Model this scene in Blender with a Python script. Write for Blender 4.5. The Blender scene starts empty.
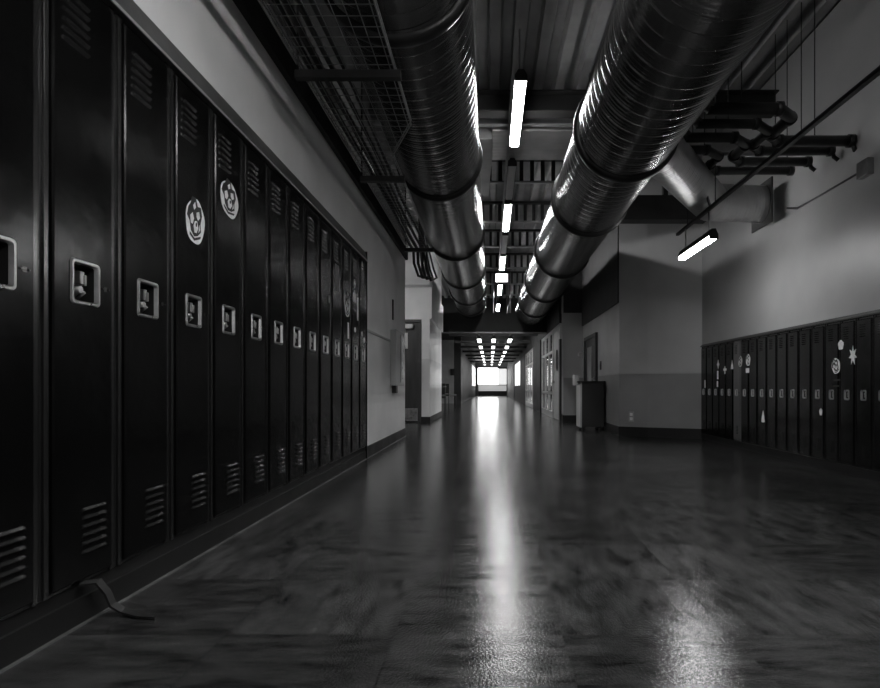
import bpy, bmesh, math, random
from mathutils import Vector, Matrix
random.seed(7)
PI = math.pi
S = bpy.context.scene
C = S.collection

# ------------------------------------------------------------------ camera
EYE = 0.673
cam_d = bpy.data.cameras.new('camera')
cam_d.sensor_width = 36.0
cam_d.lens = 587.0 / 880.0 * 36.0
cam_d.shift_x = -50.0 / 880.0
cam_d.shift_y = 43.0 / 880.0
cam_d.clip_start = 0.05
cam_d.clip_end = 200
cam = bpy.data.objects.new('camera', cam_d)
C.objects.link(cam)
cam.location = (0, 0, EYE)
cam.rotation_euler = (PI / 2, 0, 0)
S.camera = cam

# ------------------------------------------------------------------ world, exposure
w = bpy.data.worlds.new('world')
S.world = w
w.use_nodes = True
w.node_tree.nodes['Background'].inputs[0].default_value = (1, 1, 1, 1)
w.node_tree.nodes['Background'].inputs[1].default_value = 0.01
S.view_settings.view_transform = 'Standard'
S.view_settings.look = 'None'
S.view_settings.gamma = 1.0
S.view_settings.use_curve_mapping = False
S.view_settings.exposure = 0.0
TUBE = 60.0          # ceiling tube lamps
SIDE_TUBE = 60.0      # pendant lamp by the right wall
FAR_TUBE = 5.0       # lamps of the far corridor
DAY = 7.0            # daylight windows at the far end, also the added room window

# ------------------------------------------------------------------ materials
def nodes_of(name):
    m = bpy.data.materials.new(name)
    m.use_nodes = True
    nt = m.node_tree
    return m, nt, nt.nodes['Principled BSDF']

def lk(nt, a, b):
    nt.links.new(a, b)

def mat(name, c, rough=0.5, metal=0.0, spec=0.5, var=0.0, vscale=4.0, bump=0.0, bscale=30.0, stretch=(1, 1, 1), coat=0.0):
    m, nt, b = nodes_of(name)
    b.inputs['Base Color'].default_value = (c, c, c, 1)
    b.inputs['Roughness'].default_value = rough
    b.inputs['Metallic'].default_value = metal
    b.inputs['Specular IOR Level'].default_value = spec
    b.inputs['Coat Weight'].default_value = coat
    tc = nt.nodes.new('ShaderNodeTexCoord')
    mp = nt.nodes.new('ShaderNodeMapping')
    mp.inputs['Scale'].default_value = stretch
    lk(nt, tc.outputs['Object'], mp.inputs['Vector'])
    n = nt.nodes.new('ShaderNodeTexNoise')
    n.inputs['Scale'].default_value = vscale
    n.inputs['Detail'].default_value = 6
    lk(nt, mp.outputs[0], n.inputs['Vector'])
    if var > 0:
        r = nt.nodes.new('ShaderNodeMapRange')
        r.inputs['From Min'].default_value = 0.3
        r.inputs['From Max'].default_value = 0.7
        r.inputs['To Min'].default_value = c * (1 - var)
        r.inputs['To Max'].default_value = c * (1 + var)
        lk(nt, n.outputs['Fac'], r.inputs['Value'])
        lk(nt, r.outputs[0], b.inputs['Base Color'])
        r2 = nt.nodes.new('ShaderNodeMapRange')
        r2.inputs['From Min'].default_value = 0.3
        r2.inputs['From Max'].default_value = 0.7
        r2.inputs['To Min'].default_value = max(0.02, rough * (1 - var * .5))
        r2.inputs['To Max'].default_value = min(1, rough * (1 + var * .5))
        lk(nt, n.outputs['Fac'], r2.inputs['Value'])
        lk(nt, r2.outputs[0], b.inputs['Roughness'])
    if bump > 0:
        n2 = nt.nodes.new('ShaderNodeTexNoise')
        n2.inputs['Scale'].default_value = bscale
        n2.inputs['Detail'].default_value = 3
        lk(nt, mp.outputs[0], n2.inputs['Vector'])
        bp = nt.nodes.new('ShaderNodeBump')
        bp.inputs['Strength'].default_value = bump
        bp.inputs['Distance'].default_value = 0.01
        lk(nt, n2.outputs['Fac'], bp.inputs['Height'])
        lk(nt, bp.outputs[0], b.inputs['Normal'])
    return m

def emis(name, s, c=(1, 1, 1)):
    m, nt, b = nodes_of(name)
    b.inputs['Base Color'].default_value = (.8, .8, .8, 1)
    b.inputs['Emission Color'].default_value = (c[0], c[1], c[2], 1)
    b.inputs['Emission Strength'].default_value = s
    return m

def wall_mat(name, upper, lower, split, rough=0.42, block=True):
    """painted wall, darker glazed block wainscot below the rail height"""
    m, nt, b = nodes_of(name)
    geo = nt.nodes.new('ShaderNodeNewGeometry')
    sep = nt.nodes.new('ShaderNodeSeparateXYZ')
    lk(nt, geo.outputs['Position'], sep.inputs[0])
    gt = nt.nodes.new('ShaderNodeMath'); gt.operation = 'GREATER_THAN'
    gt.inputs[1].default_value = split
    lk(nt, sep.outputs['Z'], gt.inputs[0])
    n = nt.nodes.new('ShaderNodeTexNoise'); n.inputs['Scale'].default_value = 1.7; n.inputs['Detail'].default_value = 7
    lk(nt, geo.outputs['Position'], n.inputs['Vector'])
    mx = nt.nodes.new('ShaderNodeMix'); mx.data_type = 'RGBA'
    mx.inputs['A'].default_value = (lower, lower, lower, 1)
    mx.inputs['B'].default_value = (upper, upper, upper, 1)
    lk(nt, gt.outputs[0], mx.inputs['Factor'])
    mr = nt.nodes.new('ShaderNodeMapRange')
    mr.inputs['From Min'].default_value = .3; mr.inputs['From Max'].default_value = .7
    mr.inputs['To Min'].default_value = .88; mr.inputs['To Max'].default_value = 1.1
    lk(nt, n.outputs['Fac'], mr.inputs['Value'])
    mul = nt.nodes.new('ShaderNodeMix'); mul.data_type = 'RGBA'; mul.blend_type = 'MULTIPLY'
    mul.inputs['Factor'].default_value = 1
    lk(nt, mx.outputs['Result'], mul.inputs['A'])
    lk(nt, mr.outputs[0], mul.inputs['B'])
    lk(nt, mul.outputs['Result'], b.inputs['Base Color'])
    b.inputs['Roughness'].default_value = rough
    # block courses: groove every 0.1 m in height and 0.2 m along the wall (x+y)
    ad = nt.nodes.new('ShaderNodeMath'); ad.operation = 'ADD'
    lk(nt, sep.outputs['X'], ad.inputs[0]); lk(nt, sep.outputs['Y'], ad.inputs[1])
    cmb = nt.nodes.new('ShaderNodeCombineXYZ')
    lk(nt, ad.outputs[0], cmb.inputs[0]); lk(nt, sep.outputs['Z'], cmb.inputs[1])
    br = nt.nodes.new('ShaderNodeTexBrick')
    br.inputs['Scale'].default_value = 1
    br.inputs['Brick Width'].default_value = .3
    br.inputs['Row Height'].default_value = .1
    br.inputs['Mortar Size'].default_value = .004
    br.inputs['Color1'].default_value = (1, 1, 1, 1); br.inputs['Color2'].default_value = (1, 1, 1, 1)
    br.inputs['Mortar'].default_value = (0, 0, 0, 1)
    lk(nt, cmb.outputs[0], br.inputs['Vector'])
    inv = nt.nodes.new('ShaderNodeMath'); inv.operation = 'MAXIMUM'
    lk(nt, br.outputs['Color'], inv.inputs[0]); lk(nt, gt.outputs[0], inv.inputs[1])
    n2 = nt.nodes.new('ShaderNodeTexNoise'); n2.inputs['Scale'].default_value = 60
    lk(nt, geo.outputs['Position'], n2.inputs['Vector'])
    s = nt.nodes.new('ShaderNodeMath'); s.operation = 'MULTIPLY_ADD'; s.inputs[1].default_value = .25
    lk(nt, n2.outputs['Fac'], s.inputs[0]); lk(nt, inv.outputs[0], s.inputs[2])
    bp = nt.nodes.new('ShaderNodeBump'); bp.inputs['Strength'].default_value = .35; bp.inputs['Distance'].default_value = .006
    lk(nt, s.outputs[0], bp.inputs['Height'])
    lk(nt, bp.outputs[0], b.inputs['Normal'])
    return m

def floor_mat():
    m, nt, b = nodes_of('dark_vinyl_tile')
    geo = nt.nodes.new('ShaderNodeNewGeometry')
    T = .457
    mp = nt.nodes.new('ShaderNodeMapping')
    mp.inputs['Location'].default_value = (-.196 / T, -2.05 / T, 0)
    mp.inputs['Scale'].default_value = (1 / T, 1 / T, 1)
    lk(nt, geo.outputs['Position'], mp.inputs['Vector'])
    fl = nt.nodes.new('ShaderNodeVectorMath'); fl.operation = 'FLOOR'
    lk(nt, mp.outputs[0], fl.inputs[0])
    fr = nt.nodes.new('ShaderNodeVectorMath'); fr.operation = 'FRACTION'
    lk(nt, mp.outputs[0], fr.inputs[0])
    sep = nt.nodes.new('ShaderNodeSeparateXYZ'); lk(nt, fl.outputs[0], sep.inputs[0])
    wn = nt.nodes.new('ShaderNodeTexWhiteNoise'); wn.noise_dimensions = '2D'
    lk(nt, fl.outputs[0], wn.inputs['Vector'])
    # grain: two stretched noises, chosen per tile
    def grain(sc):
        g = nt.nodes.new('ShaderNodeMapping'); g.inputs['Scale'].default_value = sc
        lk(nt, geo.outputs['Position'], g.inputs['Vector'])
        off = nt.nodes.new('ShaderNodeVectorMath'); off.operation = 'MULTIPLY_ADD'
        lk(nt, wn.outputs['Color'], off.inputs[0]); off.inputs[1].default_value = (40, 40, 40)
        lk(nt, g.outputs[0], off.inputs[2])
        n = nt.nodes.new('ShaderNodeTexNoise'); n.inputs['Scale'].default_value = 1; n.inputs['Detail'].default_value = 9
        n.inputs['Roughness'].default_value = .72
        lk(nt, off.outputs[0], n.inputs['Vector'])
        return n
    g1 = grain((5, 17, 1)); g2 = grain((17, 5, 1))
    gt = nt.nodes.new('ShaderNodeMath'); gt.operation = 'GREATER_THAN'; gt.inputs[1].default_value = .5
    lk(nt, wn.outputs['Value'], gt.inputs[0])
    mx = nt.nodes.new('ShaderNodeMix')
    lk(nt, gt.outputs[0], mx.inputs['Factor']); lk(nt, g1.outputs['Fac'], mx.inputs['A']); lk(nt, g2.outputs['Fac'], mx.inputs['B'])
    rg = nt.nodes.new('ShaderNodeMapRange')
    rg.inputs['From Min'].default_value = .34; rg.inputs['From Max'].default_value = .66
    rg.inputs['To Min'].default_value = .004; rg.inputs['To Max'].default_value = .05
    lk(nt, mx.outputs['Result'], rg.inputs['Value'])
    tv = nt.nodes.new('ShaderNodeMapRange'); tv.inputs['To Min'].default_value = .65; tv.inputs['To Max'].default_value = 1.4
    lk(nt, wn.outputs['Value'], tv.inputs['Value'])
    ml = nt.nodes.new('ShaderNodeMath'); ml.operation = 'MULTIPLY'
    lk(nt, rg.outputs[0], ml.inputs[0]); lk(nt, tv.outputs[0], ml.inputs[1])
    # joints
    s2 = nt.nodes.new('ShaderNodeSeparateXYZ'); lk(nt, fr.outputs[0], s2.inputs[0])
    mn = nt.nodes.new('ShaderNodeMath'); mn.operation = 'MINIMUM'
    lk(nt, s2.outputs['X'], mn.inputs[0]); lk(nt, s2.outputs['Y'], mn.inputs[1])
    jt = nt.nodes.new('ShaderNodeMath'); jt.operation = 'GREATER_THAN'; jt.inputs[1].default_value = .009
    lk(nt, mn.outputs[0], jt.inputs[0])
    jm = nt.nodes.new('ShaderNodeMapRange'); jm.inputs['To Min'].default_value = .35
    lk(nt, jt.outputs[0], jm.inputs['Value'])
    m3 = nt.nodes.new('ShaderNodeMath'); m3.operation = 'MULTIPLY'
    lk(nt, ml.outputs[0], m3.inputs[0]); lk(nt, jm.outputs[0], m3.inputs[1])
    lk(nt, m3.outputs[0], b.inputs['Base Color'])
    rr = nt.nodes.new('ShaderNodeMapRange')
    rr.inputs['From Min'].default_value = .3; rr.inputs['From Max'].default_value = .7
    rr.inputs['To Min'].default_value = .11; rr.inputs['To Max'].default_value = .21
    lk(nt, mx.outputs['Result'], rr.inputs['Value'])
    lk(nt, rr.outputs[0], b.inputs['Roughness'])
    sr = nt.nodes.new('ShaderNodeMapRange'); sr.inputs['From Min'].default_value = .36; sr.inputs['From Max'].default_value = .62
    sr.inputs['To Min'].default_value = .12; sr.inputs['To Max'].default_value = .55
    lk(nt, mx.outputs['Result'], sr.inputs['Value']); lk(nt, sr.outputs[0], b.inputs['Specular IOR Level'])
    n2 = nt.nodes.new('ShaderNodeTexNoise'); n2.inputs['Scale'].default_value = 140; n2.inputs['Detail'].default_value = 2
    lk(nt, geo.outputs['Position'], n2.inputs['Vector'])
    sm = nt.nodes.new('ShaderNodeMath'); sm.operation = 'MULTIPLY_ADD'; sm.inputs[1].default_value = 1.0
    lk(nt, n2.outputs['Fac'], sm.inputs[0]); lk(nt, jt.outputs[0], sm.inputs[2])
    bp = nt.nodes.new('ShaderNodeBump'); bp.inputs['Strength'].default_value = .16; bp.inputs['Distance'].default_value = .004
    lk(nt, sm.outputs[0], bp.inputs['Height']); lk(nt, bp.outputs[0], b.inputs['Normal'])
    return m

def duct_mat(name, c=.3, rough=.3, pitch=.11):
    """galvanised spiral duct: object Y is the duct axis, object X/Z the cross-section"""
    m, nt, b = nodes_of(name)
    tc = nt.nodes.new('ShaderNodeTexCoord')
    sep = nt.nodes.new('ShaderNodeSeparateXYZ'); lk(nt, tc.outputs['Object'], sep.inputs[0])
    at = nt.nodes.new('ShaderNodeMath'); at.operation = 'ARCTAN2'
    lk(nt, sep.outputs['Z'], at.inputs[0]); lk(nt, sep.outputs['X'], at.inputs[1])
    a = nt.nodes.new('ShaderNodeMath'); a.operation = 'MULTIPLY'; a.inputs[1].default_value = 1 / (2 * PI)
    lk(nt, at.outputs[0], a.inputs[0])
    y = nt.nodes.new('ShaderNodeMath'); y.operation = 'MULTIPLY_ADD'; y.inputs[1].default_value = 1 / pitch
    lk(nt, sep.outputs['Y'], y.inputs[0]); lk(nt, a.outputs[0], y.inputs[2])
    f = nt.nodes.new('ShaderNodeMath'); f.operation = 'FRACT'; lk(nt, y.outputs[0], f.inputs[0])
    # small ridge at the seam + soft corrugation
    r = nt.nodes.new('ShaderNodeMapRange'); r.inputs['From Max'].default_value = .14
    r.inputs['To Min'].default_value = 1; r.inputs['To Max'].default_value = 0
    lk(nt, f.outputs[0], r.inputs['Value'])
    f2 = nt.nodes.new('ShaderNodeMath'); f2.operation = 'MULTIPLY'; f2.inputs[1].default_value = 6 * PI
    lk(nt, f.outputs[0], f2.inputs[0])
    sn = nt.nodes.new('ShaderNodeMath'); sn.operation = 'SINE'; lk(nt, f2.outputs[0], sn.inputs[0])
    s = nt.nodes.new('ShaderNodeMath'); s.operation = 'MULTIPLY_ADD'; s.inputs[1].default_value = .18
    lk(nt, sn.outputs[0], s.inputs[0]); lk(nt, r.outputs[0], s.inputs[2])
    bp = nt.nodes.new('ShaderNodeBump'); bp.inputs['Strength'].default_value = .8; bp.inputs['Distance'].default_value = .006
    lk(nt, s.outputs[0], bp.inputs['Height']); lk(nt, bp.outputs[0], b.inputs['Normal'])
    n = nt.nodes.new('ShaderNodeTexNoise'); n.inputs['Scale'].default_value = 5
    lk(nt, tc.outputs['Object'], n.inputs['Vector'])
    cr = nt.nodes.new('ShaderNodeMapRange'); cr.inputs['To Min'].default_value = c * .7; cr.inputs['To Max'].default_value = c * 1.3
    lk(nt, n.outputs['Fac'], cr.inputs['Value']); lk(nt, cr.outputs[0], b.inputs['Base Color'])
    b.inputs['Metallic'].default_value = .9
    b.inputs['Roughness'].default_value = rough
    return m

M = dict(
    floor=floor_mat(),
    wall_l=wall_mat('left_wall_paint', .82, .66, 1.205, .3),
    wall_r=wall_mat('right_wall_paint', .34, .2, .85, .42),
    wall_f=wall_mat('facing_wall_paint', .50, .30, .85, .4),
    wall_far=mat('far_wall_paint', .35, .5, var=.1, bump=.1),
    dark_wall=mat('dark_paint_and_shade', .05, .6, var=.2, bump=.1),
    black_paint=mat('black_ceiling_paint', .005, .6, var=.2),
    deck=mat('steel_deck', .3, .5, var=.25, vscale=3, metal=.2),
    steel=mat('dark_steel', .03, .45, metal=.4, var=.3, bump=.1),
    galv=mat('galvanised_steel', .35, .38, metal=.8, var=.2, bump=.05),
    locker=mat('black_locker_enamel', .003, .2, var=.25, vscale=3, bump=.22, bscale=7, spec=.2),
    locker_body=mat('black_locker_frame', .012, .24, var=.2, vscale=3, bump=.1, bscale=9, spec=.9),
    locker_grey=mat('grey_locker_enamel', .10, .35, var=.15, bump=.1, bscale=8),
    hood=mat('locker_hood_metal', .12, .35, var=.4, vscale=6, bump=.2, bscale=12, metal=.3),
    chrome=mat('worn_chrome', .4, .3, metal=.9, var=.25, vscale=20),
    pan=mat('recess_black', .015, .4, metal=.2),
    base=mat('black_rubber_base', .005, .5, var=.2),
    white=mat('sticker_white', .9, .5, var=.1, vscale=40),
    ink=mat('sticker_black', .01, .5),
    grey=mat('sticker_grey', .2, .5),
    duct=duct_mat('spiral_duct_steel', .16, .27),
    branch=duct_mat('branch_duct_steel', .42, .4, .09),
    ring=mat('duct_band_black', .02, .4, metal=.5),
    tray=mat('wire_tray_steel', .3, .4, metal=.7),
    trim=mat('painted_rail', .45, .4),
    door=mat('dark_wood_door', .045, .4, var=.25, stretch=(1, 1, .15), vscale=14),
    frame=mat('dark_door_frame', .05, .4),
    alu=mat('pale_aluminium', .5, .35, metal=.5, var=.1),
    tube=emis('lit_fluorescent_tube', TUBE),
    tube_far=emis('lit_far_tube', FAR_TUBE),
    tube_side=emis('lit_pendant_tube', SIDE_TUBE),
    fill_near=emis('near_fill_tube', 100.0),  # added lamps out of view, brighten the left wall
    fill_hall=emis('side_fill_tube', 40.0),  # added hidden lamps for the passage and lounge
    locker_r=mat('dark_polished_locker', .05, .2, metal=1.0, var=.3, vscale=4, bump=.12, bscale=6),
    dead=mat('unlit_lens', .45, .3),
    sign=emis('lit_sign_face', 3.0),
    day=emis('daylight_glazing', DAY),
    day_blind=emis('blind_over_window', .75), day_low=emis('frosted_low_glazing', .32),
    day_faint=emis('faint_daylight_glass', 1.6),
    day_dim=emis('daylight_blind', DAY * .55),
    plastic=mat('white_plastic', .55, .4),
    black=mat('matt_black_plastic', .015, .5),
    cable=mat('black_cable', .015, .5),
    panelgrey=mat('grey_panel', .4, .4, var=.1),
)
def glass():
    m = bpy.data.materials.new('clear_glass'); m.use_nodes = True
    nt = m.node_tree; nt.nodes.clear()
    out = nt.nodes.new('ShaderNodeOutputMaterial'); mx = nt.nodes.new('ShaderNodeMixShader')
    tr = nt.nodes.new('ShaderNodeBsdfTransparent'); gl = nt.nodes.new('ShaderNodeBsdfGlossy'); fr = nt.nodes.new('ShaderNodeFresnel')
    tr.inputs[0].default_value = (.9, .9, .9, 1); gl.inputs['Roughness'].default_value = .02; fr.inputs[0].default_value = 1.5
    lk(nt, fr.outputs[0], mx.inputs[0]); lk(nt, tr.outputs[0], mx.inputs[1]); lk(nt, gl.outputs[0], mx.inputs[2]); lk(nt, mx.outputs[0], out.inputs[0])
    return m
M['glass'] = glass()

# ------------------------------------------------------------------ mesh helpers
def BM():
    return bmesh.new()

def bx(bm, a, b, bev=0.0):
    x0, x1 = sorted((a[0], b[0])); y0, y1 = sorted((a[1], b[1])); z0, z1 = sorted((a[2], b[2]))
    v = [bm.verts.new(p) for p in ((x0, y0, z0), (x1, y0, z0), (x1, y1, z0), (x0, y1, z0),
                                   (x0, y0, z1), (x1, y0, z1), (x1, y1, z1), (x0, y1, z1))]
    fs = [bm.faces.new([v[i] for i in q]) for q in ((3, 2, 1, 0), (4, 5, 6, 7), (0, 1, 5, 4), (1, 2, 6, 5), (2, 3, 7, 6), (3, 0, 4, 7))]
    if bev > 0:
        es = list({e for f in fs for e in f.edges})
        bmesh.ops.bevel(bm, geom=es, offset=bev, segments=2, profile=.6, affect='EDGES')
    return v

def prism(bm, pts, z0, z1):
    lo = [bm.verts.new((x, y, z0)) for x, y in pts]
    hi = [bm.verts.new((x, y, z1)) for x, y in pts]
    bm.faces.new(lo[::-1]); bm.faces.new(hi)
    n = len(pts)
    for i in range(n):
        bm.faces.new((lo[i], lo[(i + 1) % n], hi[(i + 1) % n], hi[i]))

def extrude_profile(bm, prof, y0, y1, close=True):
    """profile of (x, z) points pushed along y"""
    a = [bm.verts.new((x, y0, z)) for x, z in prof]
    b = [bm.verts.new((x, y1, z)) for x, z in prof]
    n = len(prof)
    for i in range(n if close else n - 1):
        bm.faces.new((a[i], a[(i + 1) % n], b[(i + 1) % n], b[i]))
    if close:
        bm.faces.new(a[::-1]); bm.faces.new(b)

def tube(bm, pts, r, n=10, caps=True):
    pts = [Vector(p) for p in pts]
    rings = []
    up = None
    for i, p in enumerate(pts):
        if i == 0: t = pts[1] - pts[0]
        elif i == len(pts) - 1: t = pts[-1] - pts[-2]
        else: t = (pts[i + 1] - p).normalized() + (p - pts[i - 1]).normalized()
        t.normalize()
        if up is None:
            up = Vector((0, 0, 1)) if abs(t.z) < .9 else Vector((1, 0, 0))
        s = t.cross(up).normalized(); u = s.cross(t).normalized(); up = u
        k = 1.0
        if 0 < i < len(pts) - 1:
            c = max(.5, t.dot((p - pts[i - 1]).normalized())); k = 1 / c
        rr = r[i] if isinstance(r, (list, tuple)) else r
        rings.append([bm.verts.new(p + (s * math.cos(2 * PI * j / n) + u * math.sin(2 * PI * j / n)) * rr * (k if len(pts) < 6 else 1)) for j in range(n)])
    for a, b in zip(rings, rings[1:]):
        for j in range(n):
            f = bm.faces.new((a[j], a[(j + 1) % n], b[(j + 1) % n], b[j])); f.smooth = True
    if caps:
        bm.faces.new(rings[0][::-1]); bm.faces.new(rings[-1])

def lathe_y(bm, prof, n=48):
    """profile of (radius, y): closed solid of revolution about the y axis"""
    rings = [[bm.verts.new((r * math.cos(2 * PI * j / n), y, r * math.sin(2 * PI * j / n))) for j in range(n)] for r, y in prof]
    for a, b in zip(rings, rings[1:]):
        for j in range(n):
            f = bm.faces.new((a[j], b[j], b[(j + 1) % n], a[(j + 1) % n])); f.smooth = True
    return rings

def obj(name, bm, m, parent=None, loc=(0, 0, 0), rot=None):
    bmesh.ops.recalc_face_normals(bm, faces=bm.faces)
    me = bpy.data.meshes.new(name)
    bm.to_mesh(me); bm.free()
    me.materials.append(m)
    o = bpy.data.objects.new(name, me)
    C.objects.link(o)
    o.location = loc
    if rot: o.rotation_euler = rot
    if parent: o.parent = parent
    return o

def thing(name, label, cat, loc=(0, 0, 0), rz=0.0, group=None):
    o = bpy.data.objects.new(name, None)
    C.objects.link(o)
    o.empty_display_size = .1
    o.location = loc; o.rotation_euler = (0, 0, rz)
    o['label'] = label; o['category'] = cat
    if group: o['group'] = group
    return o

def tag(o, label, cat, group=None):
    o['label'] = label; o['category'] = cat
    if group: o['group'] = group
    return o

def struct(name, bm, m, parent=None):
    o = obj(name, bm, m, parent)
    if parent is None: o['kind'] = 'structure'
    return o

def sempty(name, loc=(0, 0, 0)):
    o = bpy.data.objects.new(name, None); C.objects.link(o); o.location = loc
    o['kind'] = 'structure'
    return o

def dup(root, loc, rz, label, group=None):
    r = root.copy(); C.objects.link(r); r.location = loc; r.rotation_euler = (0, 0, rz)
    r['label'] = label
    if group: r['group'] = group
    for ch in list(root.children):
        c = ch.copy(); C.objects.link(c); c.parent = r
        for g in list(ch.children):
            d = g.copy(); C.objects.link(d); d.parent = c
    return r

def box_s(name, a, b, m):
    bm = BM(); bx(bm, a, b); return struct(name, bm, m)

# ------------------------------------------------------------------ the shell
DECK = 3.70
XL, XR = -1.17, 2.75
LY0 = 1.5145 - .305          # near end of the left locker bank
LP = .305
LN = 14
LY1 = LY0 + LN * LP
RP = .201
RN = 19
RY1 = 7.606
RY0 = RY1 - RN * RP

box_s('floor', (-3.3, -3, -.1), (4.4, 47, 0), M['floor'])

bm = BM()
bx(bm, (XL - .2, -3, 0), (XL, LY0, 1.937))
bx(bm, (XL - .45, LY0, 0), (XL - .36, LY1, 1.937))
bx(bm, (XL - .2, LY1, 0), (XL, 8.08, 1.937))
bx(bm, (XL - .2, -3, 1.937), (XL, 8.08, DECK))
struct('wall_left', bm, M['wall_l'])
box_s('wall_left_passage', (-2.75, 8.08, 0), (-2.6, 11.1, DECK), M['wall_l'])
box_s('wall_left_return', (-2.75, 7.93, 0), (XL - .2, 8.08, DECK), M['wall_l'])
bm = BM()
bx(bm, (-3.2, 11.1, 0), (-2.215, 13.8, DECK)); bx(bm, (-2.215, 11.1, 1.95), (-1.30, 13.8, DECK)); bx(bm, (-1.30, 11.1, 0), (-1.14, 13.8, DECK))
bx(bm, (-2.215, 11.3, 0), (-1.30, 13.8, 1.95))
struct('wall_left_pier', bm, M['wall_l'])
box_s('wall_left_lounge', (-3.3, 13.8, 0), (-3.2, 24, DECK), M['wall_far'])
box_s('wall_lounge_end', (-3.3, 24, 0), (-1.15, 24.15, DECK), M['wall_far'])
box_s('wall_left_column', (-1.38, 22.5, 0), (-1.12, 23.0, DECK), M['black_paint'])
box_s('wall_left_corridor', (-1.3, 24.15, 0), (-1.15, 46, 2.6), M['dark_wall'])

bm = BM()
bx(bm, (XR, -3, 0), (XR + .2, RY0, 1.223))
bx(bm, (XR + .32, RY0, 0), (XR + .42, RY1, 1.223))
bx(bm, (XR, -3, 1.223), (XR + .42, RY1, DECK))
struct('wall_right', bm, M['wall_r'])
FP = [(XR, RY1), (2.12, 7.9), (1.785, 8.1), (1.785, 11.3), (4.3, 11.3), (4.3, RY1)]
bm = BM()
prism(bm, FP, 0, DECK)
struct('wall_right_block', bm, M['wall_f'])
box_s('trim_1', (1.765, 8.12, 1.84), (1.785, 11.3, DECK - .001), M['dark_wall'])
bm = BM(); bx(bm, (1.40, 11.3, 0), (4.3, 11.45, 2.1)); struct('wall_right_return', bm, M['wall_f'])
box_s('wall_right_upper', (1.38, 11.3, 2.1), (4.3, 11.45, DECK), M['dark_wall'])  # dark tone stands in for the ceiling shadow on this wall
# corridor right wall
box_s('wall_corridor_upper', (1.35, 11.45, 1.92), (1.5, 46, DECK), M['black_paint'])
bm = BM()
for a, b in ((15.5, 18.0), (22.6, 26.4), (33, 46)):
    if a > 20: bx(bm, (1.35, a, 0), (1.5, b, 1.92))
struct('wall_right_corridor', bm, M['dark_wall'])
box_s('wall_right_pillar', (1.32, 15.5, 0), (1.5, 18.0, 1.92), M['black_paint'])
box_s('wall_right_room', (4.3, 11.45, 0), (4.4, 46, DECK), M['wall_far'])
box_s('wall_end', (-1.3, 46, 0), (4.4, 46.15, 2.6), M['wall_far'])
box_s('wall_back', (-1.6, -3.1, 0), (3.3, -3, DECK), M['dark_wall'])
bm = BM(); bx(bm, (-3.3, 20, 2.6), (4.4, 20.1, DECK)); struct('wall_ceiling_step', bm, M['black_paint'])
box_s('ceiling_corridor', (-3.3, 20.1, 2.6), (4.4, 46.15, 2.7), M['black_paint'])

# corrugated roof deck, ribs along the hall
bm = BM()
prof = []
x = -3.3
while x < 4.4:
    prof += [(x, DECK), (x + .09, DECK), (x + .11, DECK + .09), (x + .20, DECK + .09)]
    x += .22
prof2 = [(p[0], p[1] + .03) for p in prof[::-1]]
extrude_profile(bm, prof + prof2, -3, 20)
struct('ceiling', bm, M['deck'])

# baseboards, rails
def base(name, a, b, h=.11):
    box_s(name, (a[0], a[1], 0), (b[0], b[1], h), M['base'])
base('baseboard_left', (XL, LY1 + .002), (XL + .012, 8.08))
base('baseboard_pier', (-1.30, 11.088), (-1.13, 11.1), .11)
base('baseboard_pier_side', (-1.14, 11.1), (-1.128, 13.8), .11)
bm = BM()
prism(bm, [(XR, RY1 - .001), (2.12, 7.899), (1.785, 8.099), (1.774, 8.09), (2.116, 7.885), (XR, RY1 - .014)], 0, .13)
struct('baseboard_right', bm, M['base'])
base('baseboard_right_side', (1.773, 8.1), (1.785, 9.62), .13)
base('baseboard_right_return', (1.40, 11.288), (1.785, 11.3), .13)
bm = BM(); bx(bm, (XL, LY1 + .06, 1.2), (XL + .012, 8.09, 1.222)); bx(bm, (XL - .05, 8.08, 1.2), (XL + .012, 8.092, 1.222)); struct('trim_2', bm, M['trim'])
bm = BM()
prism(bm, [(XR, RY1 - .001), (2.12, 7.899), (1.785, 8.099), (1.776, 8.093), (2.117, 7.888), (XR, RY1 - .012)], .85, .865)
struct('trim_3', bm, M['trim'])
bm = BM(); bx(bm, (1.776, 8.1, .85), (1.785, 9.6, .865)); struct('trim_4', bm, M['trim'])
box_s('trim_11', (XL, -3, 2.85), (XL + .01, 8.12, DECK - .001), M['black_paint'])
# fascia above the left wall paint, ledge on the pier, corner bead
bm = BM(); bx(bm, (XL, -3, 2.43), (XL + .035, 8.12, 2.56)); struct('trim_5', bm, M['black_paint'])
bm = BM(); bx(bm, (-2.6, 11.05, 2.56), (-1.09, 11.1, 2.60)); struct('trim_6', bm, M['trim'])
bm = BM(); bx(bm, (1.38, 11.28, .14), (1.41, 11.3, DECK)); struct('trim_7', bm, M['alu'])
bm = BM(); bx(bm, (-1.14, 11.1, 1.96), (-1.10, 13.8, 2.56)); struct('trim_8', bm, M['wall_l'])

# box beam across the hall at the start of the far corridor
bm = BM(); bx(bm, (-3.2, 14.0, 1.96), (1.35, 14.3, 2.44)); struct('beam', bm, M['black_paint'])
bm = BM(); bx(bm, (-3.2, 13.98, 1.955), (1.35, 14.0, 1.985)); struct('trim_9', bm, M['galv'])

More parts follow.
